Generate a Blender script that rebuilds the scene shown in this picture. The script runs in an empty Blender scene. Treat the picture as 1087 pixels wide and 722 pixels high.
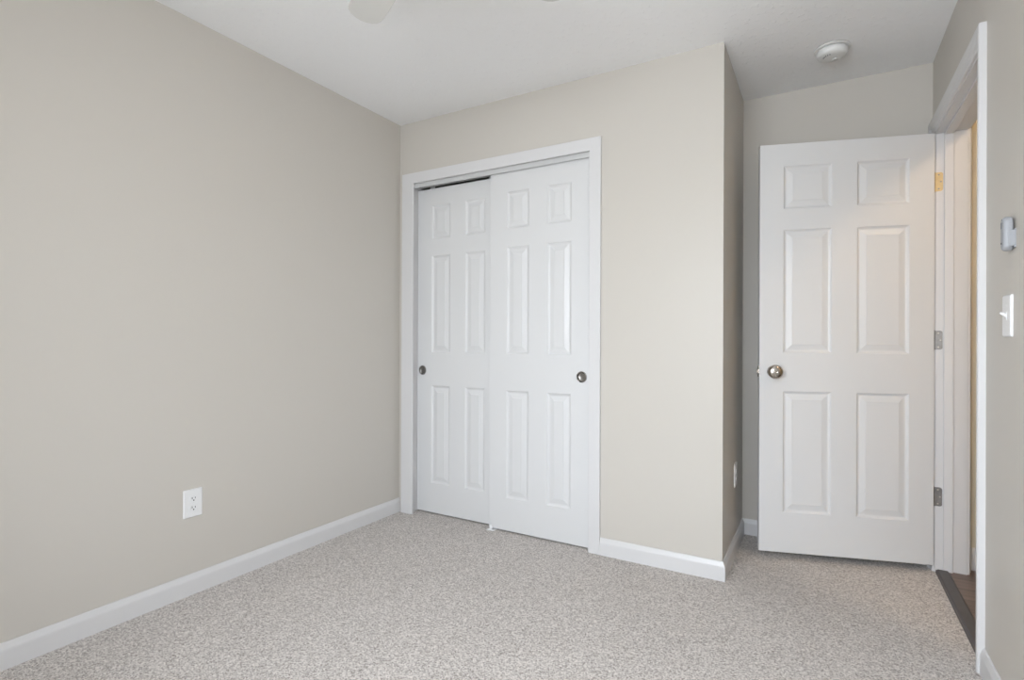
import bpy, bmesh, math
from mathutils import Vector, Matrix

S = bpy.context.scene
C = S.collection

# ------------------------------------------------------------------ camera
CAM_H = 1.0812
YAW, PITCH, ROLL = math.radians(30.1164), math.radians(0.0739), math.radians(0.2346)
FPX = 568.5
def cam_axes():
    right = Vector((math.cos(YAW), math.sin(YAW), 0))
    fwd0 = Vector((-math.sin(YAW), math.cos(YAW), 0))
    up0 = Vector((0, 0, 1))
    fwd = fwd0 * math.cos(PITCH) + up0 * math.sin(PITCH)
    up = up0 * math.cos(PITCH) - fwd0 * math.sin(PITCH)
    r = right * math.cos(ROLL) + up * math.sin(ROLL)
    u = up * math.cos(ROLL) - right * math.sin(ROLL)
    return r, u, fwd
cd = bpy.data.cameras.new('camera')
cam = bpy.data.objects.new('camera', cd)
C.objects.link(cam)
r_, u_, f_ = cam_axes()
m = Matrix((r_, u_, -f_)).transposed().to_4x4()
m.translation = Vector((0, 0, CAM_H))
cam.matrix_world = m
cd.sensor_width = 36.0
cd.sensor_fit = 'HORIZONTAL'
cd.lens = FPX / 1087.0 * 36.0
cd.clip_start = 0.02
S.camera = cam

# ------------------------------------------------------------------ colour management, world, daylight
S.view_settings.view_transform = 'Standard'
S.view_settings.look = 'None'
S.view_settings.gamma = 1.0
S.view_settings.use_curve_mapping = False
S.view_settings.exposure = 0.17

W = bpy.data.worlds.new('sky')
S.world = W
W.use_nodes = True
nt = W.node_tree
nt.nodes.clear()
wo = nt.nodes.new('ShaderNodeOutputWorld')
bg = nt.nodes.new('ShaderNodeBackground')
sky = nt.nodes.new('ShaderNodeTexSky')
sky.sky_type = 'HOSEK_WILKIE'
sky.turbidity = 6.0
sky.sun_direction = (0.3, 0.8, 0.6)
bg.inputs['Strength'].default_value = 7.0
nt.links.new(sky.outputs[0], bg.inputs['Color'])
nt.links.new(bg.outputs[0], wo.inputs['Surface'])

# room numbers (metres; camera stands at x=0, y=0)
XL, XR = -2.318, 0.460          # left and right wall faces
YC, YB = 2.578, 3.270           # closet wall face, alcove wall face
XC = -0.390                     # closet corner
YW = -0.42                      # window wall face, behind the camera
H = 2.44
WT = 0.12                       # wall thickness
WIN = (-1.24, 0.30, 0.60, 2.06)   # window x0, x1, z0, z1

def area(name, loc, rot, sx, sy, power, col):
    d = bpy.data.lights.new(name, 'AREA')
    d.shape = 'RECTANGLE'; d.size = sx; d.size_y = sy
    d.energy = power; d.color = col
    o = bpy.data.objects.new(name, d)
    o.location = loc; o.rotation_euler = rot
    C.objects.link(o)
    return o
DAY_POWER = 300.0
# open sky seen from the window: a broad patch of daylight outside, above the ground
area('daylight', ((WIN[0]+WIN[1])/2, -2.05, 2.05), (math.radians(90-22), 0, 0), 4.2, 2.6, DAY_POWER, (0.86, 0.925, 1.0))
# daylight off the bright surroundings, arriving level through the glass
area('daylight_horizon', ((WIN[0]+WIN[1])/2, YW-WT-0.06, (WIN[2]+WIN[3])/2), (math.radians(90), 0, 0),
     WIN[1]-WIN[0], WIN[3]-WIN[2], 44.0, (0.925, 0.962, 1.0))
LAMP_STRENGTH = 5.0            # ceiling fan bowl
HALL_STRENGTH = 60.0            # hall dome lamp

# ------------------------------------------------------------------ materials
def lin(c):
    return tuple(((v/255.0)/12.92 if v/255.0 <= 0.04045 else ((v/255.0+0.055)/1.055)**2.4) for v in c) + (1.0,)

def mat(name, col, rough=0.5, metal=0.0, spec=0.5, bump=None, emit=None, vary=0.0, vscale=3.0):
    mt = bpy.data.materials.new(name)
    mt.use_nodes = True
    n = mt.node_tree
    b = n.nodes['Principled BSDF']
    b.inputs['Base Color'].default_value = lin(col)
    b.inputs['Roughness'].default_value = rough
    b.inputs['Metallic'].default_value = metal
    b.inputs['Specular IOR Level'].default_value = spec
    tc = n.nodes.new('ShaderNodeTexCoord')
    if vary:
        nz = n.nodes.new('ShaderNodeTexNoise')
        nz.inputs['Scale'].default_value = vscale
        nz.inputs['Detail'].default_value = 3
        mp = n.nodes.new('ShaderNodeMapRange')
        mp.inputs['From Min'].default_value = 0.3; mp.inputs['From Max'].default_value = 0.7
        mp.inputs['To Min'].default_value = 1-vary; mp.inputs['To Max'].default_value = 1+vary
        hs = n.nodes.new('ShaderNodeHueSaturation')
        hs.inputs['Color'].default_value = lin(col)
        n.links.new(tc.outputs['Object'], nz.inputs['Vector'])
        n.links.new(nz.outputs['Fac'], mp.inputs['Value'])
        n.links.new(mp.outputs[0], hs.inputs['Value'])
        n.links.new(hs.outputs[0], b.inputs['Base Color'])
    if bump:
        scale, strength, dist = bump
        nz = n.nodes.new('ShaderNodeTexNoise')
        nz.inputs['Scale'].default_value = scale
        nz.inputs['Detail'].default_value = 4
        bp = n.nodes.new('ShaderNodeBump')
        bp.inputs['Strength'].default_value = strength
        bp.inputs['Distance'].default_value = dist
        n.links.new(tc.outputs['Object'], nz.inputs['Vector'])
        n.links.new(nz.outputs['Fac'], bp.inputs['Height'])
        n.links.new(bp.outputs[0], b.inputs['Normal'])
    if emit:
        b.inputs['Emission Color'].default_value = lin(emit[0])
        b.inputs['Emission Strength'].default_value = emit[1]
    return mt

M_wall = mat('greige_paint', (201, 196, 188), 0.36, bump=(160, 0.12, 0.0006), spec=0.16)
M_hallwall = mat('hall_paint', (222, 214, 192), 0.5, bump=(160, 0.12, 0.0006), spec=0.3)
M_trim = mat('white_trim_paint', (214, 213, 213), 0.32, spec=0.45, bump=(60, 0.05, 0.0004))
M_doorp = mat('white_door_paint', (216, 216, 216), 0.36, spec=0.45, bump=(90, 0.06, 0.0004))
M_plast = mat('white_plastic', (232, 232, 232), 0.3, spec=0.5, bump=(200, 0.02, 0.0002))
M_plast2 = mat('white_sensor_plastic', (226, 226, 224), 0.4, spec=0.4, bump=(200, 0.02, 0.0002))
M_alu = mat('white_track_enamel', (205, 205, 204), 0.35, spec=0.5, bump=(100, 0.03, 0.0003))
M_grey = mat('grey_remote_plastic', (160, 162, 166), 0.45, spec=0.5, bump=(200, 0.02, 0.0002))
M_dark = mat('dark_slot', (28, 28, 30), 0.6, bump=(200, 0.02, 0.0002))
M_greyd = mat('grey_button', (112, 114, 118), 0.5, bump=(200, 0.02, 0.0002))
M_pull = mat('brushed_nickel_cup', (150, 147, 143), 0.3, metal=1.0, bump=(300, 0.02, 0.0002), vary=0.05, vscale=40)
M_nickel = mat('satin_nickel', (190, 184, 176), 0.22, metal=1.0, bump=(300, 0.02, 0.0002), vary=0.04, vscale=40)
M_hingen = mat('tarnished_nickel', (150, 148, 146), 0.38, metal=0.8, vary=0.12, vscale=60)
M_brass = mat('brass', (206, 182, 136), 0.45, metal=0.3, vary=0.08, vscale=60)
M_screw = mat('screw_head', (205, 200, 190), 0.35, metal=0.8, vary=0.05, vscale=80)
M_strip = mat('dark_transition_strip', (84, 80, 80), 0.5, bump=(120, 0.1, 0.0005), vary=0.06, vscale=20)
M_closet = mat('closet_interior_paint', (190, 188, 182), 0.6, bump=(100, 0.1, 0.0005))
M_bounce_ground = mat('pale_bounce_ground', (196, 194, 188), 0.9, vary=0.08, vscale=3)  # unseen ground, added pale so daylight bounces up through the window
M_fanw = mat('fan_white_enamel', (208, 207, 203), 0.35, bump=(100, 0.03, 0.0003))
M_bowl = mat('frosted_lamp_glass', (250, 244, 230), 0.4, emit=((255, 224, 178), LAMP_STRENGTH), bump=(80, 0.02, 0.0003))
M_hbowl = mat('frosted_hall_lamp_glass', (250, 244, 230), 0.4, emit=((255, 222, 182), HALL_STRENGTH), bump=(80, 0.02, 0.0003))

def ceiling_mat():
    mt = bpy.data.materials.new('textured_ceiling_paint'); mt.use_nodes = True
    n = mt.node_tree; b = n.nodes['Principled BSDF']
    b.inputs['Base Color'].default_value = lin((245, 245, 245))
    b.inputs['Roughness'].default_value = 0.75
    b.inputs['Specular IOR Level'].default_value = 0.25
    tc = n.nodes.new('ShaderNodeTexCoord')
    a = n.nodes.new('ShaderNodeTexNoise'); a.inputs['Scale'].default_value = 48; a.inputs['Detail'].default_value = 5
    a.inputs['Distortion'].default_value = 0.6
    r = n.nodes.new('ShaderNodeValToRGB')
    r.color_ramp.elements[0].position = 0.58; r.color_ramp.elements[1].position = 0.68
    bp = n.nodes.new('ShaderNodeBump'); bp.inputs['Strength'].default_value = 0.5; bp.inputs['Distance'].default_value = 0.0027
    n.links.new(tc.outputs['Object'], a.inputs['Vector'])
    n.links.new(a.outputs['Fac'], r.inputs['Fac'])
    n.links.new(r.outputs['Color'], bp.inputs['Height'])
    n.links.new(bp.outputs[0], b.inputs['Normal'])
    return mt
M_ceil = ceiling_mat()

def carpet_mat():
    mt = bpy.data.materials.new('speckled_beige_carpet'); mt.use_nodes = True
    n = mt.node_tree; b = n.nodes['Principled BSDF']
    b.inputs['Roughness'].default_value = 0.95
    b.inputs['Specular IOR Level'].default_value = 0.1
    b.inputs['Sheen Weight'].default_value = 0.15
    tc = n.nodes.new('ShaderNodeTexCoord')
    vz = n.nodes.new('ShaderNodeTexVoronoi'); vz.inputs['Scale'].default_value = 235; vz.inputs['Randomness'].default_value = 1
    nz = n.nodes.new('ShaderNodeTexNoise'); nz.inputs['Scale'].default_value = 260; nz.inputs['Detail'].default_value = 3
    big = n.nodes.new('ShaderNodeTexNoise'); big.inputs['Scale'].default_value = 2.2; big.inputs['Detail'].default_value = 3
    for t in (vz, nz, big):
        n.links.new(tc.outputs['Object'], t.inputs['Vector'])
    sep = n.nodes.new('ShaderNodeSeparateColor')
    n.links.new(vz.outputs['Color'], sep.inputs[0])
    mix = n.nodes.new('ShaderNodeMath'); mix.operation = 'MULTIPLY_ADD'
    mix.inputs[1].default_value = 0.5
    n.links.new(sep.outputs[0], mix.inputs[0])
    ns = n.nodes.new('ShaderNodeMath'); ns.operation = 'MULTIPLY'; ns.inputs[1].default_value = 0.5
    n.links.new(nz.outputs['Fac'], ns.inputs[0])
    n.links.new(ns.outputs[0], mix.inputs[2])
    r = n.nodes.new('ShaderNodeValToRGB')
    e = r.color_ramp.elements
    e[0].position = 0.22; e[0].color = lin((132, 125, 120))
    e[1].position = 0.80; e[1].color = lin((232, 225, 219))
    k = e.new(0.42); k.color = lin((186, 179, 173))
    k = e.new(0.6); k.color = lin((206, 200, 195))
    n.links.new(mix.outputs[0], r.inputs['Fac'])
    hs = n.nodes.new('ShaderNodeHueSaturation')
    mp = n.nodes.new('ShaderNodeMapRange')
    mp.inputs['From Min'].default_value = 0.3; mp.inputs['From Max'].default_value = 0.7
    mp.inputs['To Min'].default_value = 0.97; mp.inputs['To Max'].default_value = 1.03
    n.links.new(big.outputs['Fac'], mp.inputs['Value'])
    n.links.new(mp.outputs[0], hs.inputs['Value'])
    n.links.new(r.outputs['Color'], hs.inputs['Color'])
    n.links.new(hs.outputs[0], b.inputs['Base Color'])
    bp = n.nodes.new('ShaderNodeBump'); bp.inputs['Strength'].default_value = 0.6; bp.inputs['Distance'].default_value = 0.004
    n.links.new(mix.outputs[0], bp.inputs['Height'])
    n.links.new(bp.outputs[0], b.inputs['Normal'])
    return mt
M_carpet = carpet_mat()

def plank_mat():
    mt = bpy.data.materials.new('brown_laminate_planks'); mt.use_nodes = True
    n = mt.node_tree; b = n.nodes['Principled BSDF']
    b.inputs['Roughness'].default_value = 0.4
    tc = n.nodes.new('ShaderNodeTexCoord')
    br = n.nodes.new('ShaderNodeTexBrick')
    br.inputs['Scale'].default_value = 1.0
    br.inputs['Brick Width'].default_value = 0.9; br.inputs['Row Height'].default_value = 0.12
    br.inputs['Mortar Size'].default_value = 0.0015
    br.inputs['Color1'].default_value = lin((120, 100, 92)); br.inputs['Color2'].default_value = lin((150, 130, 120))
    br.inputs['Mortar'].default_value = lin((60, 50, 46))
    mp = n.nodes.new('ShaderNodeMapping'); mp.inputs['Scale'].default_value = (3, 60, 3)
    nz = n.nodes.new('ShaderNodeTexNoise'); nz.inputs['Scale'].default_value = 1.0; nz.inputs['Detail'].default_value = 5
    mx = n.nodes.new('ShaderNodeMix'); mx.data_type = 'RGBA'; mx.blend_type = 'MULTIPLY'; mx.inputs[0].default_value = 0.6
    n.links.new(tc.outputs['Object'], br.inputs['Vector'])
    n.links.new(tc.outputs['Object'], mp.inputs['Vector'])
    n.links.new(mp.outputs[0], nz.inputs['Vector'])
    n.links.new(br.outputs['Color'], mx.inputs[6])
    n.links.new(nz.outputs['Fac'], mx.inputs[7])
    n.links.new(mx.outputs[2], b.inputs['Base Color'])
    return mt
M_plank = plank_mat()

def glass_mat():
    mt = bpy.data.materials.new('window_glass'); mt.use_nodes = True
    n = mt.node_tree; n.nodes.clear()
    o = n.nodes.new('ShaderNodeOutputMaterial')
    t = n.nodes.new('ShaderNodeBsdfTransparent'); g = n.nodes.new('ShaderNodeBsdfGlossy')
    g.inputs['Roughness'].default_value = 0.02
    mx = n.nodes.new('ShaderNodeMixShader'); mx.inputs[0].default_value = 0.06
    n.links.new(t.outputs[0], mx.inputs[1]); n.links.new(g.outputs[0], mx.inputs[2]); n.links.new(mx.outputs[0], o.inputs[0])
    return mt
M_glass = glass_mat()

# ------------------------------------------------------------------ mesh helpers
def obj(name, bm, material, parent=None, smooth=False, bevel=0.0, seg=2, loc=None, rot=None):
    me = bpy.data.meshes.new(name)
    bmesh.ops.recalc_face_normals(bm, faces=bm.faces)
    if smooth:
        for f in bm.faces: f.smooth = True
    bm.to_mesh(me); bm.free()
    if isinstance(material, (list, tuple)):
        for x in material: me.materials.append(x)
    else:
        me.materials.append(material)
    o = bpy.data.objects.new(name, me)
    C.objects.link(o)
    if parent: o.parent = parent
    if loc: o.location = loc
    if rot: o.rotation_euler = rot
    if bevel:
        md = o.modifiers.new('bevel', 'BEVEL'); md.width = bevel; md.segments = seg; md.limit_method = 'ANGLE'
        md.angle_limit = math.radians(40)
    if smooth:
        try:
            md = o.modifiers.new('wn', 'WEIGHTED_NORMAL')
        except Exception: pass
    return o

def thing(name, label, cat, loc=(0, 0, 0), rotz=0.0, group=None, rot=None):
    o = bpy.data.objects.new(name, None); C.objects.link(o)
    o.location = loc
    o.rotation_euler = rot if rot else (0, 0, rotz)
    o.empty_display_size = 0.05
    o['label'] = label; o['category'] = cat
    if group: o['group'] = group
    return o

def struct(o, label, cat):
    o['kind'] = 'structure'; o['label'] = label; o['category'] = cat
    return o

def box(bm, x0, x1, y0, y1, z0, z1):
    vs = [bm.verts.new(p) for p in ((x0,y0,z0),(x1,y0,z0),(x1,y1,z0),(x0,y1,z0),(x0,y0,z1),(x1,y0,z1),(x1,y1,z1),(x0,y1,z1))]
    for f in ((0,3,2,1),(4,5,6,7),(0,1,5,4),(1,2,6,5),(2,3,7,6),(3,0,4,7)):
        bm.faces.new([vs[i] for i in f])
    return vs

def boxes(*bs):
    bm = bmesh.new()
    for b in bs: box(bm, *b)
    return bm

def prism(bm, pts, axis, a, b):
    """extrude a polygon of 2-D points between a and b on an axis (0=x: pts are y,z; 1=y: pts are x,z; 2=z: pts are x,y)"""
    def P(p, t):
        return (t, p[0], p[1]) if axis == 0 else ((p[0], t, p[1]) if axis == 1 else (p[0], p[1], t))
    A = [bm.verts.new(P(p, a)) for p in pts]; B = [bm.verts.new(P(p, b)) for p in pts]
    n = len(pts)
    bm.faces.new(A); bm.faces.new(B[::-1])
    for i in range(n):
        bm.faces.new((A[i], A[(i+1) % n], B[(i+1) % n], B[i]))

def sweep(bm, path, prof, N):
    """mitred sweep along an open planar path; prof (a, b): a to the left of travel in the plane, b along N"""
    N = Vector(N).normalized(); P = [Vector(p) for p in path]
    n = len(P); dirs = [(P[i+1]-P[i]).normalized() for i in range(n-1)]
    lefts = [N.cross(d) for d in dirs]
    rings = []
    for i in range(n):
        if i == 0: off = lefts[0]
        elif i == n-1: off = lefts[-1]
        else:
            s = lefts[i-1]+lefts[i]; off = s / (s.dot(lefts[i]))
        rings.append([bm.verts.new(P[i] + off*a + N*b) for a, b in prof])
    k = len(prof)
    for i in range(n-1):
        for j in range(k):
            bm.faces.new((rings[i][j], rings[i][(j+1) % k], rings[i+1][(j+1) % k], rings[i+1][j]))
    bm.faces.new(rings[0]); bm.faces.new(rings[-1][::-1])

def lathe(bm, prof, seg=32, axis='Z', origin=(0, 0, 0)):
    """prof: (radius, height) pairs"""
    rings = []
    O = Vector(origin)
    def P(r, h, a):
        c, s = math.cos(a)*r, math.sin(a)*r
        if axis == 'Z': return O+Vector((c, s, h))
        if axis == 'Y': return O+Vector((c, h, s))
        return O+Vector((h, c, s))
    for r, h in prof:
        if r < 1e-6: rings.append([bm.verts.new(P(0, h, 0))])
        else: rings.append([bm.verts.new(P(r, h, 2*math.pi*i/seg)) for i in range(seg)])
    for A, B in zip(rings, rings[1:]):
        for i in range(seg):
            j = (i+1) % seg
            if len(A) == 1 and len(B) == 1: continue
            if len(A) == 1: bm.faces.new((A[0], B[i], B[j]))
            elif len(B) == 1: bm.faces.new((A[i], A[j], B[0]))
            else: bm.faces.new((A[i], A[j], B[j], B[i]))
    for R in (rings[0], rings[-1]):
        if len(R) > 2: bm.faces.new(R)

def rrect(w, h, r, n=5, cx=0, cy=0):
    pts = []
    for sx, sy, a0 in ((1, 1, 0), (-1, 1, 90), (-1, -1, 180), (1, -1, 270)):
        for i in range(n+1):
            a = math.radians(a0 + 90*i/n)
            pts.append((cx + sx*(w/2-r) + r*math.cos(a), cy + sy*(h/2-r) + r*math.sin(a)))
    return pts

# ------------------------------------------------------------------ the shell
XH0, XH1 = XR+WT, 1.62             # hall side of right wall, hall far side
OY0, OY1, OZ = 2.345, 3.190, 2.066   # doorway clear opening (between jambs)
JT = 0.018
struct(obj('floor', boxes((XL, XR+0.004, YW, YC+0.04, -0.05, 0), (XC, XR+0.004, YC+0.04, YB, -0.05, 0),
                          (XL, XC-WT, YC+0.04, YB+0.05, -0.05, 0)), M_carpet),
       'speckled beige grey loop pile carpet covering the bedroom floor', 'carpet')
struct(obj('floor', boxes((XR+0.004, XH1, 0.9, YB+0.01, -0.05, 0.010)), M_plank),
       'brown wood plank flooring of the hall beyond the doorway', 'floor')
struct(obj('ceiling', boxes((XL-WT, XH1+WT, YW-WT, YB+WT, H, H+0.1)), M_ceil),
       'white ceiling with a light knockdown texture', 'ceiling')
struct(obj('wall_left', boxes((XL-WT, XL, YW-WT, YB+WT, -0.05, H)), M_wall),
       'long greige painted wall on the left with one power outlet', 'wall')
# closet opening
CX0, CX1, CZ = -2.228, -1.030, 2.075
struct(obj('wall_closet', boxes((XL, CX0-JT, YC, YC+0.11, 0, H), (CX1+JT, XC, YC, YC+0.11, 0, H),
                                (CX0-JT, CX1+JT, YC, YC+0.11, CZ+JT, H)), M_wall),
       'greige wall around the sliding closet doors', 'wall')
struct(obj('wall_closet_side', boxes((XC-0.11, XC, YC+0.11, YB, 0, H)), M_wall),
       'narrow greige return wall of the closet facing the open door', 'wall')
struct(obj('wall_alcove', boxes((XL, XR+WT, YB, YB+WT, 0, H)), M_wall),
       'greige wall behind the open bedroom door', 'wall')
struct(obj('wall_right', boxes((XR, XH0, YW-WT, OY0-JT, 0, H), (XR, XH0, OY1+JT, YB, 0, H),
                               (XR, XH0, OY0-JT, OY1+JT, OZ+JT, H)), M_wall),
       'greige wall on the right with the doorway and light switch', 'wall')
struct(obj('wall_window', boxes((XL, WIN[0], YW-WT, YW, 0, H), (WIN[1], XR, YW-WT, YW, 0, H),
                                (WIN[0], WIN[1], YW-WT, YW, 0, WIN[2]), (WIN[0], WIN[1], YW-WT, YW, WIN[3], H)), M_wall),
       'greige wall with the window behind the viewer', 'wall')
struct(obj('wall_hall_end', boxes((XH0, XH1, YB+0.01, YB+0.01+WT, 0, H)), M_hallwall),
       'warm lit hall end wall seen through the doorway gap', 'wall')
struct(obj('wall_hall_far', boxes((XH1, XH1+WT, 0.9, YB+0.01+WT, 0, H)), M_hallwall),
       'hall wall opposite the bedroom doorway', 'wall')
struct(obj('wall_hall_near', boxes((XH0, XH1, 0.9-WT, 0.9, 0, H)), M_hallwall),
       'hall wall closing the near end of the hall', 'wall')
struct(obj('ground', boxes((-9, 9, -14, YW-WT-0.3, -0.5, -0.4)), M_bounce_ground), 'unseen ground outside the window, made pale to bounce light inside', 'ground')

# closet interior shelf and rod are hidden; only the jamb box shows
# ------------------------------------------------------------------ baseboards
BH, BT = 0.086, 0.0135
base_prof = [(0, 0), (BT, 0), (BT, 0.060), (BT*0.92, 0.066), (BT*0.70, 0.073), (BT*0.52, 0.079), (BT*0.40, 0.084), (BT*0.2, BH), (0, BH)]
def baseboard(name, label, path, prof=base_prof):
    bm = bmesh.new()
    sweep(bm, path, prof, (0, 0, 1))
    return struct(obj(name, bm, M_trim), label, 'baseboard')
# travel so that the room lies to the left
baseboard('baseboard_left', 'white baseboard along the left wall', [(XL, YC, 0), (XL, YW, 0)][::1])
baseboard('baseboard_closet', 'white baseboard wrapping the closet corner from the closet casing to the alcove',
          [(XC, YB-0.0136, 0), (XC, YC, 0), (-0.9718, YC, 0)])
baseboard('baseboard_alcove', 'white baseboard on the wall behind the open door', [(XR-0.022, YB, 0), (XC, YB, 0)])
baseboard('baseboard_right', 'white baseboard on the right wall beside the doorway', [(XR, YW+0.0136, 0), (XR, OY0-0.0625, 0)])
baseboard('baseboard_window', 'white baseboard under the window', [(XL+0.0136, YW, 0), (XR, YW, 0)])
bm = bmesh.new()
sweep(bm, [(XH1, YB+0.01, 0.01), (XH0+0.016, YB+0.01, 0.01)], [(a, b*1.2) for a, b in base_prof], (0, 0, 1))
struct(obj('baseboard_hall', bm, M_trim), 'white baseboard at the end of the hall', 'baseboard')

# ------------------------------------------------------------------ closet trim
bm = bmesh.new()
prism(bm, [(-2.290, 0), (-2.200, 0), (-2.200, 2.055), (-1.034, 2.055), (-1.034, 0), (-0.9725, 0), (-0.9725, 2.120), (-2.290, 2.120)],
      1, YC-0.0155, YC)
struct(obj('trim_1', bm, M_trim, bevel=0.0025), 'white flat casing framing the closet opening', 'door casing')
bm = bmesh.new()
D = YC+0.118
prism(bm, [(CX0-JT, 0), (CX0, 0), (CX0, CZ), (CX1, CZ), (CX1, 0), (CX1+JT, 0), (CX1+JT, CZ+JT), (CX0-JT, CZ+JT)], 1, YC, D)
struct(obj('trim_2', bm, M_trim, bevel=0.0015), 'white jamb lining inside the closet opening', 'door jamb')
# overhead bypass track with fascia
bm = bmesh.new()
prism(bm, [(YC+0.008, 2.030), (YC+0.0105, 2.030), (YC+0.0105, CZ-0.004), (YC+0.098, CZ-0.004), (YC+0.098, 2.052), (YC+0.1, 2.052),
           (YC+0.1, CZ), (YC+0.008, CZ)], 0, CX0+0.0005, CX1-0.0005)
trk = struct(obj('trim_3', bm, M_alu, bevel=0.0008), 'grey white metal track fascia above the sliding closet doors', 'door track')

# ------------------------------------------------------------------ moulded six panel door slab
def panel_slab(w, h, t, cols, rows, e=0.0025, hole=None):
    """slab from (0,0,0) to (w,t,h); moulded panels on both faces; cols/rows: lists of (a,b)"""
    bm = bmesh.new()
    xs = sorted({e, w-e} | {v for c in cols for v in c})
    zs = sorted({e, h-e} | {v for r in rows for v in r})
    HS = 0.033
    if hole:
        xs = sorted(set(xs) | {hole[0]-HS, hole[0]+HS}); zs = sorted(set(zs) | {hole[1]-HS, hole[1]+HS})
    cache = {}
    def V(x, y, z):
        k = (round(x, 6), round(y, 6), round(z, 6))
        if k not in cache: cache[k] = bm.verts.new((x, y, z))
        return cache[k]
    # (inset, depth) rings of the panel moulding: steep sticking, cove floor, long raised slope, field
    rings = [(0.0, 0.0), (0.003, 0.0022), (0.007, 0.0062), (0.012, 0.0082), (0.016, 0.0084), (0.040, 0.0030), (0.0415, 0.0016)]
    for side in (0, 1):
        def Y(d): return d if side == 0 else t-d
        for i in range(len(xs)-1):
            for j in range(len(zs)-1):
                x0, x1, z0, z1 = xs[i], xs[i+1], zs[j], zs[j+1]
                is_panel = any(abs(c[0]-x0) < 1e-6 for c in cols) and any(abs(r[0]-z0) < 1e-6 for r in rows)
                if hole and side == 0 and abs(hole[0]-HS-x0) < 1e-6 and abs(hole[1]-HS-z0) < 1e-6:
                    hx, hz, hr = hole; ns = 40
                    ring = [V(hx+hr*math.cos(2*math.pi*(k-ns/8)/ns), 0, hz+hr*math.sin(2*math.pi*(k-ns/8)/ns)) for k in range(ns)]
                    deep = [V(v.co.x, 0.014, v.co.z) for v in ring]
                    cn = [V(x1, 0, z0), V(x1, 0, z1), V(x0, 0, z1), V(x0, 0, z0)]
                    for k in range(4):
                        arc = [ring[(k*ns//4+q) % ns] for q in range(ns//4+1)]
                        for q in range(ns//4):      # half the arc fans from each corner
                            c = cn[k] if q < ns//8 else cn[(k+1) % 4]
                            bm.faces.new((c, arc[q+1], arc[q]))
                        bm.faces.new((cn[k], cn[(k+1) % 4], arc[ns//8]))
                    for k in range(ns):
                        bm.faces.new((ring[k], ring[(k+1) % ns], deep[(k+1) % ns], deep[k]))
                    bm.faces.new(deep)
                elif not is_panel:
                    bm.faces.new((V(x0, Y(0), z0), V(x1, Y(0), z0), V(x1, Y(0), z1), V(x0, Y(0), z1)))
                else:
                    prev = None
                    for ins, d in rings:
                        q = [V(x0+ins, Y(d), z0+ins), V(x1-ins, Y(d), z0+ins), V(x1-ins, Y(d), z1-ins), V(x0+ins, Y(d), z1-ins)]
                        if prev:
                            for k in range(4):
                                bm.faces.new((prev[k], prev[(k+1) % 4], q[(k+1) % 4], q[k]))
                        prev = q
                    bm.faces.new(prev)
    # rounded rim
    def loop(y, ins):
        pts = []
        fx = lambda x: ins if x == xs[0] else (w-ins if x == xs[-1] else x)
        fz = lambda z: ins if z == zs[0] else (h-ins if z == zs[-1] else z)
        for x in xs: pts.append(V(fx(x), y, fz(zs[0])))
        for z in zs[1:]: pts.append(V(fx(xs[-1]), y, fz(z)))
        for x in xs[-2::-1]: pts.append(V(fx(x), y, fz(zs[-1])))
        for z in zs[-2:0:-1]: pts.append(V(fx(xs[0]), y, fz(z)))
        return pts
    L = [loop(0, e), loop(e*0.3, e*0.3), loop(e, 0), loop(t-e, 0), loop(t-e*0.3, e*0.3), loop(t, e)]
    for A, B in zip(L, L[1:]):
        n = len(A)
        for k in range(n):
            bm.faces.new((A[k], A[(k+1) % n], B[(k+1) % n], B[k]))
    return bm

ROWS = [(0.184, 0.792), (0.998, 1.602), (1.706, 1.914)]
def flush_pull(parent, x, z):
    bm = bmesh.new()
    lathe(bm, [(0.0, 0.0105), (0.010, 0.0103), (0.0175, 0.0095), (0.0220, 0.0075), (0.0238, 0.0040), (0.0243, 0.0000), (0.0252, -0.0022), (0.0270, -0.0028),
               (0.0290, -0.0018), (0.0297, -0.0001), (0.0248, -0.0001), (0.0248, 0.0040), (0.0230, 0.0085), (0.0180, 0.0108), (0.010, 0.0115), (0.0, 0.0118)], 48, 'Y', (x, 0, z))
    obj('finger_pull', bm, M_pull, parent, smooth=True)['label'] = 'round satin nickel recessed finger pull'

def closet_door(name, label, x0, y, px, w=0.622, h=2.028):
    bm = panel_slab(w, h, 0.033, [(0.113, 0.254), (w-0.254, w-0.113)], ROWS, hole=(px-x0, 0.885, 0.0255))
    d = obj(name, bm, M_doorp, loc=(x0, y, 0.008))
    struct(d, label, 'closet door')
    flush_pull(d, px-x0, 0.893-0.008)
    for hx in (0.09, w-0.09):            # roller hangers at the top, on the back face
        b = boxes((hx-0.02, hx+0.02, 0.0335, 0.0355, 1.96, 2.043))
        lathe(b, [(0, 0), (0.009, 0), (0.009, 0.005), (0, 0.005)], 16, 'Y', (hx, 0.031, 2.050))
        obj('roller_hanger', b, M_alu, d)
    return d
closet_door('door_2', 'white six panel sliding closet door at left, set behind the other one', -2.226, YC+0.064, -2.184, h=2.021)
closet_door('door_3', 'white six panel sliding closet door at right, in front of the other one', -1.658, YC+0.024, -1.088)
# floor guide for the two sliding doors
g = thing('door_guide', 'small white plastic floor guide under the overlap of the sliding closet doors', 'door guide', (-1.634, YC+0.058, 0))
obj('guide_foot', boxes((-0.024, 0.024, -0.062, 0.045, 0.0, 0.0028)), M_plast, g, bevel=0.001)
obj('guide_fin', boxes((-0.012, 0.004, -0.0455, -0.0415, 0.0028, 0.030)), M_plast, g, bevel=0.001)
obj('guide_fin', boxes((-0.012, 0.012, 0.0005, 0.0045, 0.0028, 0.030)), M_plast, g, bevel=0.001)

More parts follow.
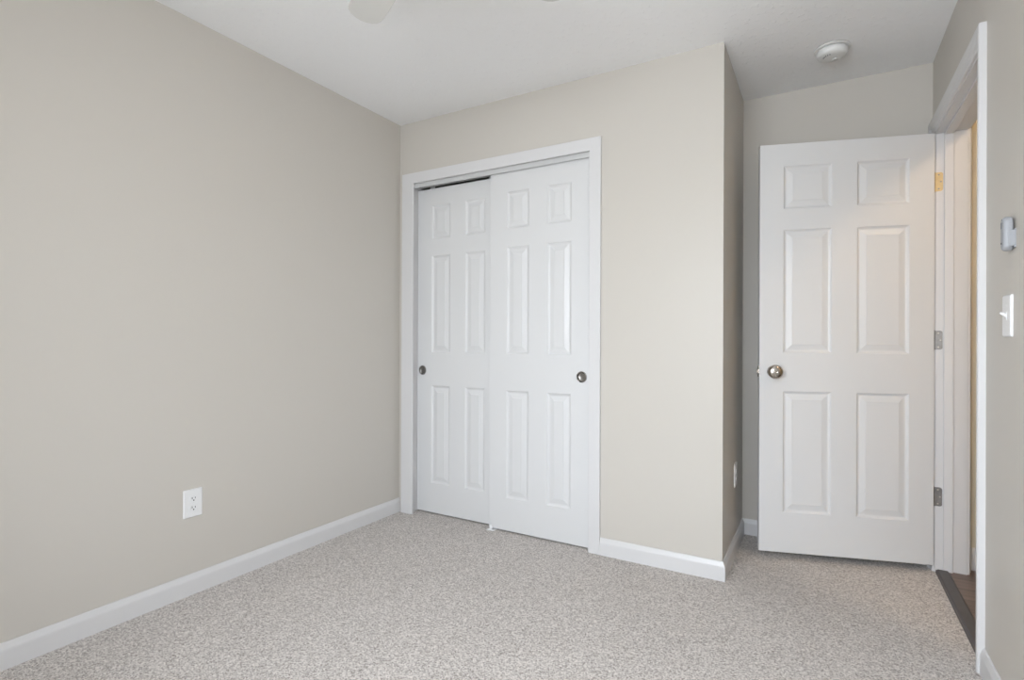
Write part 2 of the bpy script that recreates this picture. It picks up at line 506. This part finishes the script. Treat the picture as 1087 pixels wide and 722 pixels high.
# ------------------------------------------------------------------ doorway jamb, stop, casing, threshold
bm = bmesh.new()
prism(bm, [(OY0-JT, 0), (OY0, 0), (OY0, OZ), (OY1, OZ), (OY1, 0), (OY1+JT, 0), (OY1+JT, OZ+JT), (OY0-JT, OZ+JT)], 0, XR, XH0)
ST = 0.011
prism(bm, [(OY0, 0.0), (OY0+ST, 0.0), (OY0+ST, OZ-ST), (OY1-ST, OZ-ST), (OY1-ST, 0.0), (OY1, 0.0), (OY1, OZ), (OY0, OZ)],
      0, XR+0.031, XR+0.066)
struct(obj('trim_4', bm, M_trim, bevel=0.0015), 'white jamb with door stop lining the bedroom doorway', 'door jamb')
# colonial casing profile: thin at the opening, thick at the outer edge
col_prof = [(0.0, 0.0), (0.0, 0.008), (0.003, 0.0105), (0.010, 0.0118), (0.018, 0.0118), (0.024, 0.0135), (0.031, 0.0175),
            (0.040, 0.0205), (0.050, 0.0215), (0.0555, 0.0205), (0.058, 0.0175), (0.058, 0.0)]
RV = 0.005
bm = bmesh.new()
# path order so that "left" points away from the opening, N = -X
sweep(bm, [(XR, OY1+RV, 0), (XR, OY1+RV, OZ+RV), (XR, OY0-RV, OZ+RV), (XR, OY0-RV, 0)], col_prof, (-1, 0, 0))
struct(obj('trim_5', bm, M_trim), 'white moulded casing around the bedroom doorway', 'door casing')
bm = bmesh.new()
sweep(bm, [(XH0, OY0-RV, 0.01), (XH0, OY0-RV, OZ+RV), (XH0, OY1+RV, OZ+RV), (XH0, OY1+RV, 0.01)], col_prof, (1, 0, 0))
struct(obj('trim_6', bm, M_trim), 'white moulded casing on the hall side of the doorway', 'door casing')
bm = bmesh.new()
prism(bm, [(XR+0.002, 0.0), (XR+0.052, 0.0), (XR+0.052, 0.0115), (XR+0.046, 0.0165), (XR+0.010, 0.0165), (XR+0.002, 0.006)], 1, OY0+0.0115, OY1-0.0115)
struct(obj('trim_7', bm, M_strip), 'dark grey transition strip between carpet and hall planks', 'threshold strip')

# ------------------------------------------------------------------ swinging bedroom door
DW, DT, DZ = 0.763, 0.035, 0.034
ANG = math.radians(17.262)
Q = Vector((0.4544, 3.1739, DZ))
# local frame: origin at the free bottom corner of the camera-side face, x towards the hinge, y into the slab
P0 = Q - Vector((math.cos(ANG), math.sin(ANG), 0))*DW
bm = panel_slab(DW, 2.032, DT, [(0.109, 0.327), (DW-0.327, DW-0.104)], [(0.200, 0.802), (0.992, 1.605), (1.708, 1.921)])
door = obj('door_1', bm, M_doorp, loc=P0, rot=(0, 0, ANG))
struct(door, 'white six panel bedroom door standing open in front of the alcove wall', 'door')
KX, KZ = 0.065, 0.933-DZ
def knob(sign, y0):
    bm = bmesh.new()
    P = [(0.0, 0.0), (0.0300, 0.0), (0.0300, 0.003), (0.027, 0.0058), (0.016, 0.0075), (0.0125, 0.009), (0.0120, 0.016), (0.014, 0.021),
         (0.0225, 0.0245), (0.0305, 0.0300), (0.0345, 0.0370), (0.0350, 0.0430), (0.0325, 0.0500), (0.0260, 0.0555), (0.0165, 0.0580), (0.008, 0.0585), (0.0, 0.0585)]
    lathe(bm, [(r, y0+sign*h) for r, h in P], 48, 'Y', (KX, 0, KZ))
    k = obj('door_knob', bm, M_nickel, door, smooth=True)
    k['label'] = 'round satin nickel knob with rosette'
    bm = bmesh.new()
    lathe(bm, [(0.0, y0+sign*0.0580), (0.0075, y0+sign*0.0580), (0.0085, y0+sign*0.0600), (0.0062, y0+sign*0.0610), (0.0048, y0+sign*0.0596), (0.0, y0+sign*0.0596)],
          24, 'Y', (KX, 0, KZ))
    obj('lock_button', bm, M_nickel, k, smooth=True)
knob(-1, 0.0); knob(1, DT)
b = boxes((-0.0016, 0.0006, DT/2-0.0125, DT/2+0.0125, KZ-0.0285, KZ+0.0285))
lp = obj('latch_plate', b, M_nickel, door, bevel=0.0006)
bm = bmesh.new()
prism(bm, [(-0.0115, DT/2-0.006), (-0.010, DT/2-0.007), (0.0, DT/2-0.007), (0.0, DT/2+0.007), (-0.002, DT/2+0.007)], 2, KZ-0.009, KZ+0.009)
obj('latch_bolt', bm, M_nickel, lp, bevel=0.0008)
inv = Matrix.Rotation(-ANG, 4, 'Z')
def hinge(z, material, label):
    """jamb leaf built in world axes, placed under the door"""
    bm = bmesh.new()
    hh = 0.0445
    # jamb leaf: rounded corners only on the hall side, lies on the jamb face y = OY1
    pts = [(XR-0.004, z-hh), (XR+0.017, z-hh)]
    for i in range(6):
        a = math.radians(-90+18*i); pts.append((XR+0.017+0.010*math.cos(a), z-hh+0.010+0.010*math.sin(a)))
    for i in range(6):
        a = math.radians(0+18*i); pts.append((XR+0.017+0.010*math.cos(a), z+hh-0.010+0.010*math.sin(a)))
    pts.append((XR-0.004, z+hh))
    prism(bm, pts, 1, OY1-0.0018, OY1-0.0002)
    # barrel with tips
    px, py = XR-0.0065, OY1-0.001
    lathe(bm, [(0, z-hh-0.004), (0.003, z-hh-0.0035), (0.0045, z-hh), (0.0055, z-hh), (0.0055, z+hh), (0.0045, z+hh), (0.003, z+hh+0.0035), (0, z+hh+0.004)], 20, 'Z', (px, py, 0))
    h = obj('hinge', bm, material, None)
    mw = Matrix.Translation(P0) @ Matrix.Rotation(ANG, 4, 'Z')
    h.parent = door
    h.matrix_parent_inverse = mw.inverted()
    h['label'] = label
    sm = bmesh.new()
    for sx, sz in ((XR+0.011, z-0.033), (XR+0.019, z), (XR+0.011, z+0.033)):
        lathe(sm, [(0, OY1-0.0018), (0.0036, OY1-0.0019), (0.0030, OY1-0.0026), (0, OY1-0.0028)], 14, 'Y', (sx, 0, sz))
    s = obj('screws', sm, M_screw if material != M_brass else M_hingen, h)
    return h
hinge(1.838, M_brass, 'brass hinge at the top'); hinge(1.092, M_hingen, 'grey nickel hinge'); hinge(0.355, M_hingen, 'grey nickel hinge')
# near-jamb strike plate
bm = bmesh.new()
prism(bm, rrect(0.030, 0.057, 0.006, cx=XR+0.018, cy=0.933), 1, OY0, OY0+0.0015)
sp = obj('strike_plate', bm, M_nickel); sp['label'] = 'nickel strike plate on the latch side of the doorway jamb'; sp['category'] = 'strike plate'

# ------------------------------------------------------------------ wall outlets (local: plate in x/z, facing -y)
def outlet(label, loc, rotz):
    t = thing('wall_outlet', label, 'power outlet', loc, rotz, 'white duplex wall outlets')
    bm = bmesh.new()
    a = rrect(0.079, 0.119, 0.003, 3); b = rrect(0.073, 0.113, 0.003, 3)
    A = [bm.verts.new((p[0], 0, p[1])) for p in a]; A2 = [bm.verts.new((p[0], -0.0025, p[1])) for p in a]; B = [bm.verts.new((p[0], -0.0058, p[1])) for p in b]
    n = len(a)
    bm.faces.new(A)
    for U, V in ((A, A2), (A2, B)):
        for i in range(n): bm.faces.new((U[i], U[(i+1) % n], V[(i+1) % n], V[i]))
    bm.faces.new(B)
    obj('cover_plate', bm, M_plast, t)
    for s in (1, -1):
        zc = s*0.0195
        bm = bmesh.new()
        pts = []
        for i in range(40):
            a = 2*math.pi*i/40
            pts.append((0.0172*math.cos(a), zc+max(-0.0118, min(0.0118, 0.0172*math.sin(a)))))
        prism(bm, pts, 1, -0.0085, -0.0055)
        rc = obj('receptacle', bm, M_plast, t, bevel=0.0008)
        sl = boxes((-0.0076, -0.0052, -0.0090, -0.0084, zc-0.001, zc+0.0075), (0.0052, 0.0072, -0.0090, -0.0084, zc-0.0005, zc+0.0065))
        lathe(sl, [(0, -0.0090), (0.0028, -0.0090), (0.0028, -0.0084), (0, -0.0084)], 14, 'Y', (0, 0, zc-0.0065))
        obj('slots', sl, M_dark, rc)
    bm = bmesh.new()
    lathe(bm, [(0, -0.0070), (0.002, -0.0068), (0.0033, -0.0060), (0.0033, -0.0055), (0, -0.0055)], 16, 'Y', (0, 0, 0))
    obj('screw', bm, M_plast, t)
outlet('white outlet low on the wide left wall above the baseboard', (XL, 1.292, 0.385), math.radians(90))
outlet('white outlet low on the narrow closet return wall near the open door', (XC, 2.975, 0.395), math.radians(90))

# ------------------------------------------------------------------ light switch on the right wall (facing -x)
t = thing('light_switch', 'white single toggle light switch on the right wall beside the doorway', 'light switch', (XR, 2.035, 1.158), math.radians(-90))
bm = bmesh.new()
a = rrect(0.079, 0.119, 0.003, 3); b = rrect(0.072, 0.112, 0.003, 3)
A = [bm.verts.new((p[0], 0, p[1])) for p in a]; A2 = [bm.verts.new((p[0], -0.003, p[1])) for p in a]; B = [bm.verts.new((p[0], -0.0062, p[1])) for p in b]
n = len(a); bm.faces.new(A)
for U, V in ((A, A2), (A2, B)):
    for i in range(n): bm.faces.new((U[i], U[(i+1) % n], V[(i+1) % n], V[i]))
bm.faces.new(B)
obj('cover_plate', bm, M_plast, t)
bm = bmesh.new()
prism(bm, [(-0.006, -0.0115), (-0.0075, -0.0115), (-0.0075, 0.0115), (-0.006, 0.0115)], 0, -0.005, 0.005)
obj('toggle_frame', bm, M_plast, t)
bm = bmesh.new()
prism(bm, [(-0.0070, -0.004), (-0.0070, 0.006), (-0.0185, 0.0115), (-0.0205, 0.0085), (-0.0195, 0.0055)], 0, -0.004, 0.004)
obj('toggle', bm, M_plast, t, bevel=0.001)
for s in (1, -1):
    bm = bmesh.new(); lathe(bm, [(0, -0.0072), (0.0022, -0.0070), (0.0033, -0.0062), (0, -0.0062)], 14, 'Y', (0, 0, s*0.030)); obj('screw', bm, M_plast, t)

# ------------------------------------------------------------------ grey remote in its wall cradle, above the switch
t = thing('remote_control', 'small rounded grey remote control in a wall cradle above the light switch', 'remote control', (XR, 1.99, 1.385), math.radians(-90))
bm = bmesh.new()
def pill(w0, h, n=12):
    pts = []
    for i in range(2*n):
        a = math.pi*i/n
        c, s = math.cos(a), math.sin(a)
        hw = w0
        pts.append((hw*c, (h-w0)*(1 if s > 1e-9 or (abs(s) < 1e-9 and i < n) else -1) + hw*s))
    return pts
def loft(bm, rings):
    R = [[bm.verts.new(p) for p in r] for r in rings]
    bm.faces.new(R[0]); bm.faces.new(R[-1])
    for U, V in zip(R, R[1:]):
        n = len(U)
        for i in range(n): bm.faces.new((U[i], U[(i+1) % n], V[(i+1) % n], V[i]))
rings = []
for y, k in ((-0.004, 0.86), (-0.008, 0.97), (-0.013, 1.0), (-0.019, 0.97), (-0.023, 0.88), (-0.0255, 0.70), (-0.0263, 0.45)):
    rings.append([(p[0], y, p[1]) for p in pill(0.0185*k, 0.0480+(k-1)*0.0185)])
loft(bm, rings)
body = obj('remote_body', bm, M_grey, t, smooth=True)
bm = bmesh.new()
prism(bm, rrect(0.011, 0.019, 0.005, cy=0.024), 1, -0.0275, -0.0255); obj('button', bm, M_greyd, body, bevel=0.0006)
bm = bmesh.new()
prism(bm, rrect(0.009, 0.008, 0.0035, cy=0.0385), 1, -0.0262, -0.0240); obj('button', bm, M_greyd, body, bevel=0.0006)
bm = bmesh.new()
lathe(bm, [(0, -0.0278), (0.0025, -0.0276), (0.0032, -0.0262), (0.0032, -0.024), (0, -0.024)], 16, 'Y', (0, 0, -0.026)); obj('indicator', bm, M_dark, body)
# cradle: back plate with a wrap-around lower holder
b = boxes((-0.021, 0.021, -0.004, 0.0, -0.040, 0.012), (0.0188, 0.0222, -0.016, -0.003, -0.036, 0.008), (-0.0222, -0.0188, -0.016, -0.003, -0.036, 0.008))
obj('cradle', b, M_grey, t, bevel=0.001)

# ------------------------------------------------------------------ smoke detector on the ceiling
t = thing('smoke_detector', 'round white smoke detector on the ceiling in front of the door', 'smoke detector', (0.034, 2.885, H))
bm = bmesh.new(); lathe(bm, [(0, 0), (0.074, 0), (0.0745, -0.004), (0.072, -0.0075), (0, -0.0075)], 56, 'Z'); obj('base_plate', bm, M_plast2, t, smooth=True)
bm = bmesh.new(); lathe(bm, [(0, -0.0075), (0.060, -0.0075), (0.0595, -0.0105), (0.0635, -0.0115), (0.0635, -0.024), (0.060, -0.033), (0.052, -0.0385), (0.035, -0.0415), (0.0, -0.0420)], 56, 'Z')
bd = obj('sensor_cover', bm, M_plast2, t, smooth=True)
bm = bmesh.new(); lathe(bm, [(0.0, -0.041), (0.0105, -0.041), (0.0100, -0.0448), (0.0085, -0.0455), (0, -0.0455)], 28, 'Z', (0.012, 0.018, 0)); obj('test_button', bm, M_plast2, bd, smooth=True)
bm = bmesh.new()
for i in range(5):
    a = math.radians(200+i*14); x, y = 0.037*math.cos(a), 0.037*math.sin(a)
    box(bm, x-0.0015, x+0.0015, y-0.006, y+0.006, -0.0424, -0.0405)
obj('vent_slots', bm, M_greyd, bd)

# ------------------------------------------------------------------ ceiling fan with light bowl (one blade tip just enters the frame)
FX, FY = -0.975, 1.172
t = thing('ceiling_fan', 'white ceiling fan with a lit glass bowl in the middle of the ceiling', 'ceiling fan', (FX, FY, H))
bm = bmesh.new(); lathe(bm, [(0, 0), (0.07, 0), (0.068, -0.03), (0.045, -0.055), (0.0, -0.055)], 40); obj('canopy', bm, M_fanw, t, smooth=True)
bm = bmesh.new(); lathe(bm, [(0, -0.05), (0.05, -0.055), (0.095, -0.085), (0.105, -0.12), (0.105, -0.165), (0.085, -0.195), (0.05, -0.205), (0, -0.205)], 48); obj('motor_housing', bm, M_fanw, t, smooth=True)
bm = bmesh.new(); lathe(bm, [(0, -0.205), (0.055, -0.205), (0.055, -0.235), (0.118, -0.240), (0.130, -0.252), (0.130, -0.262), (0.126, -0.262), (0.124, -0.255), (0, -0.255)], 48); obj('light_fitter', bm, M_fanw, t, smooth=True)  # unseen pan, widened and lipped to keep bowl light off the blades
bm = bmesh.new(); lathe(bm, [(0.0, -0.256), (0.100, -0.256), (0.104, -0.275), (0.092, -0.310), (0.062, -0.337), (0.025, -0.348), (0, -0.349)], 48); obj('glass_bowl', bm, M_bowl, t, smooth=True)
BLZ = -0.206
for i in range(4):
    a = math.radians(155 + 90*i)
    h = bpy.data.objects.new
    bm = bmesh.new()
    pts = [(0.17, -0.045), (0.40, -0.060), (0.45, -0.061)]
    for k in range(9):
        q = math.radians(-80+20*k); pts.append((0.460+0.055*math.cos(q), 0.060*math.sin(q)))
    pts += [(0.45, 0.061), (0.40, 0.060), (0.17, 0.045)]
    prism(bm, pts, 2, -0.003, 0.003)
    bl = obj('blade', bm, M_fanw, t, loc=(0, 0, BLZ), rot=(math.radians(8), 0, a), bevel=0.001)
    bm = bmesh.new()
    prism(bm, [(0.095, -0.014), (0.17, -0.022), (0.235, -0.036), (0.25, 0.0), (0.235, 0.036), (0.17, 0.022), (0.095, 0.014)], 2, 0.003, 0.008)
    obj('blade_bracket', bm, M_fanw, bl)
# ------------------------------------------------------------------ hall lamp
t = thing('hall_lamp', 'warm glass dome lamp on the hall ceiling', 'ceiling lamp', (0.99, 2.08, H))
bm = bmesh.new(); lathe(bm, [(0, 0), (0.12, 0), (0.12, -0.018), (0.11, -0.025), (0, -0.025)], 40); obj('lamp_base', bm, M_fanw, t, smooth=True)
bm = bmesh.new(); lathe(bm, [(0, -0.026), (0.100, -0.026), (0.098, -0.045), (0.082, -0.068), (0.05, -0.084), (0.0, -0.090)], 40); obj('glass_dome', bm, M_hbowl, t, smooth=True)

# ------------------------------------------------------------------ window behind the viewer
w0, w1, z0, z1 = WIN
def wframe(bm, x0, x1, a0, a1, y0, y1, s):
    box(bm, x0, x0+s, y0, y1, a0, a1); box(bm, x1-s, x1, y0, y1, a0, a1)
    box(bm, x0+s, x1-s, y0, y1, a0, a0+s); box(bm, x0+s, x1-s, y0, y1, a1-s, a1)
bm = bmesh.new(); wframe(bm, w0, w1, z0, z1, YW-WT, YW, 0.02)
win = struct(obj('window_1', bm, M_trim), 'white double hung window in the wall behind the viewer', 'window')
zm = (z0+z1)/2
bm = bmesh.new(); wframe(bm, w0+0.02, w1-0.02, zm-0.02, z1-0.02, YW-0.10, YW-0.075, 0.035); s1 = obj('sash', bm, M_trim, win)
obj('pane', boxes((w0+0.055, w1-0.055, YW-0.089, YW-0.086, zm+0.015, z1-0.055)), M_glass, s1)
bm = bmesh.new(); wframe(bm, w0+0.02, w1-0.02, z0+0.02, zm+0.02, YW-0.07, YW-0.045, 0.035); s2 = obj('sash', bm, M_trim, win)
obj('pane', boxes((w0+0.055, w1-0.055, YW-0.059, YW-0.056, z0+0.055, zm-0.015)), M_glass, s2)
bm = bmesh.new()
sweep(bm, [(w0-RV, YW, z0), (w0-RV, YW, z1+RV), (w1+RV, YW, z1+RV), (w1+RV, YW, z0)], col_prof, (0, 1, 0))
struct(obj('trim_8', bm, M_trim), 'white casing around the window', 'window casing')
obj('window_sill', boxes((w0-0.08, w1+0.07, YW, YW+0.05, z0-0.025, z0)), M_trim, win, bevel=0.003)
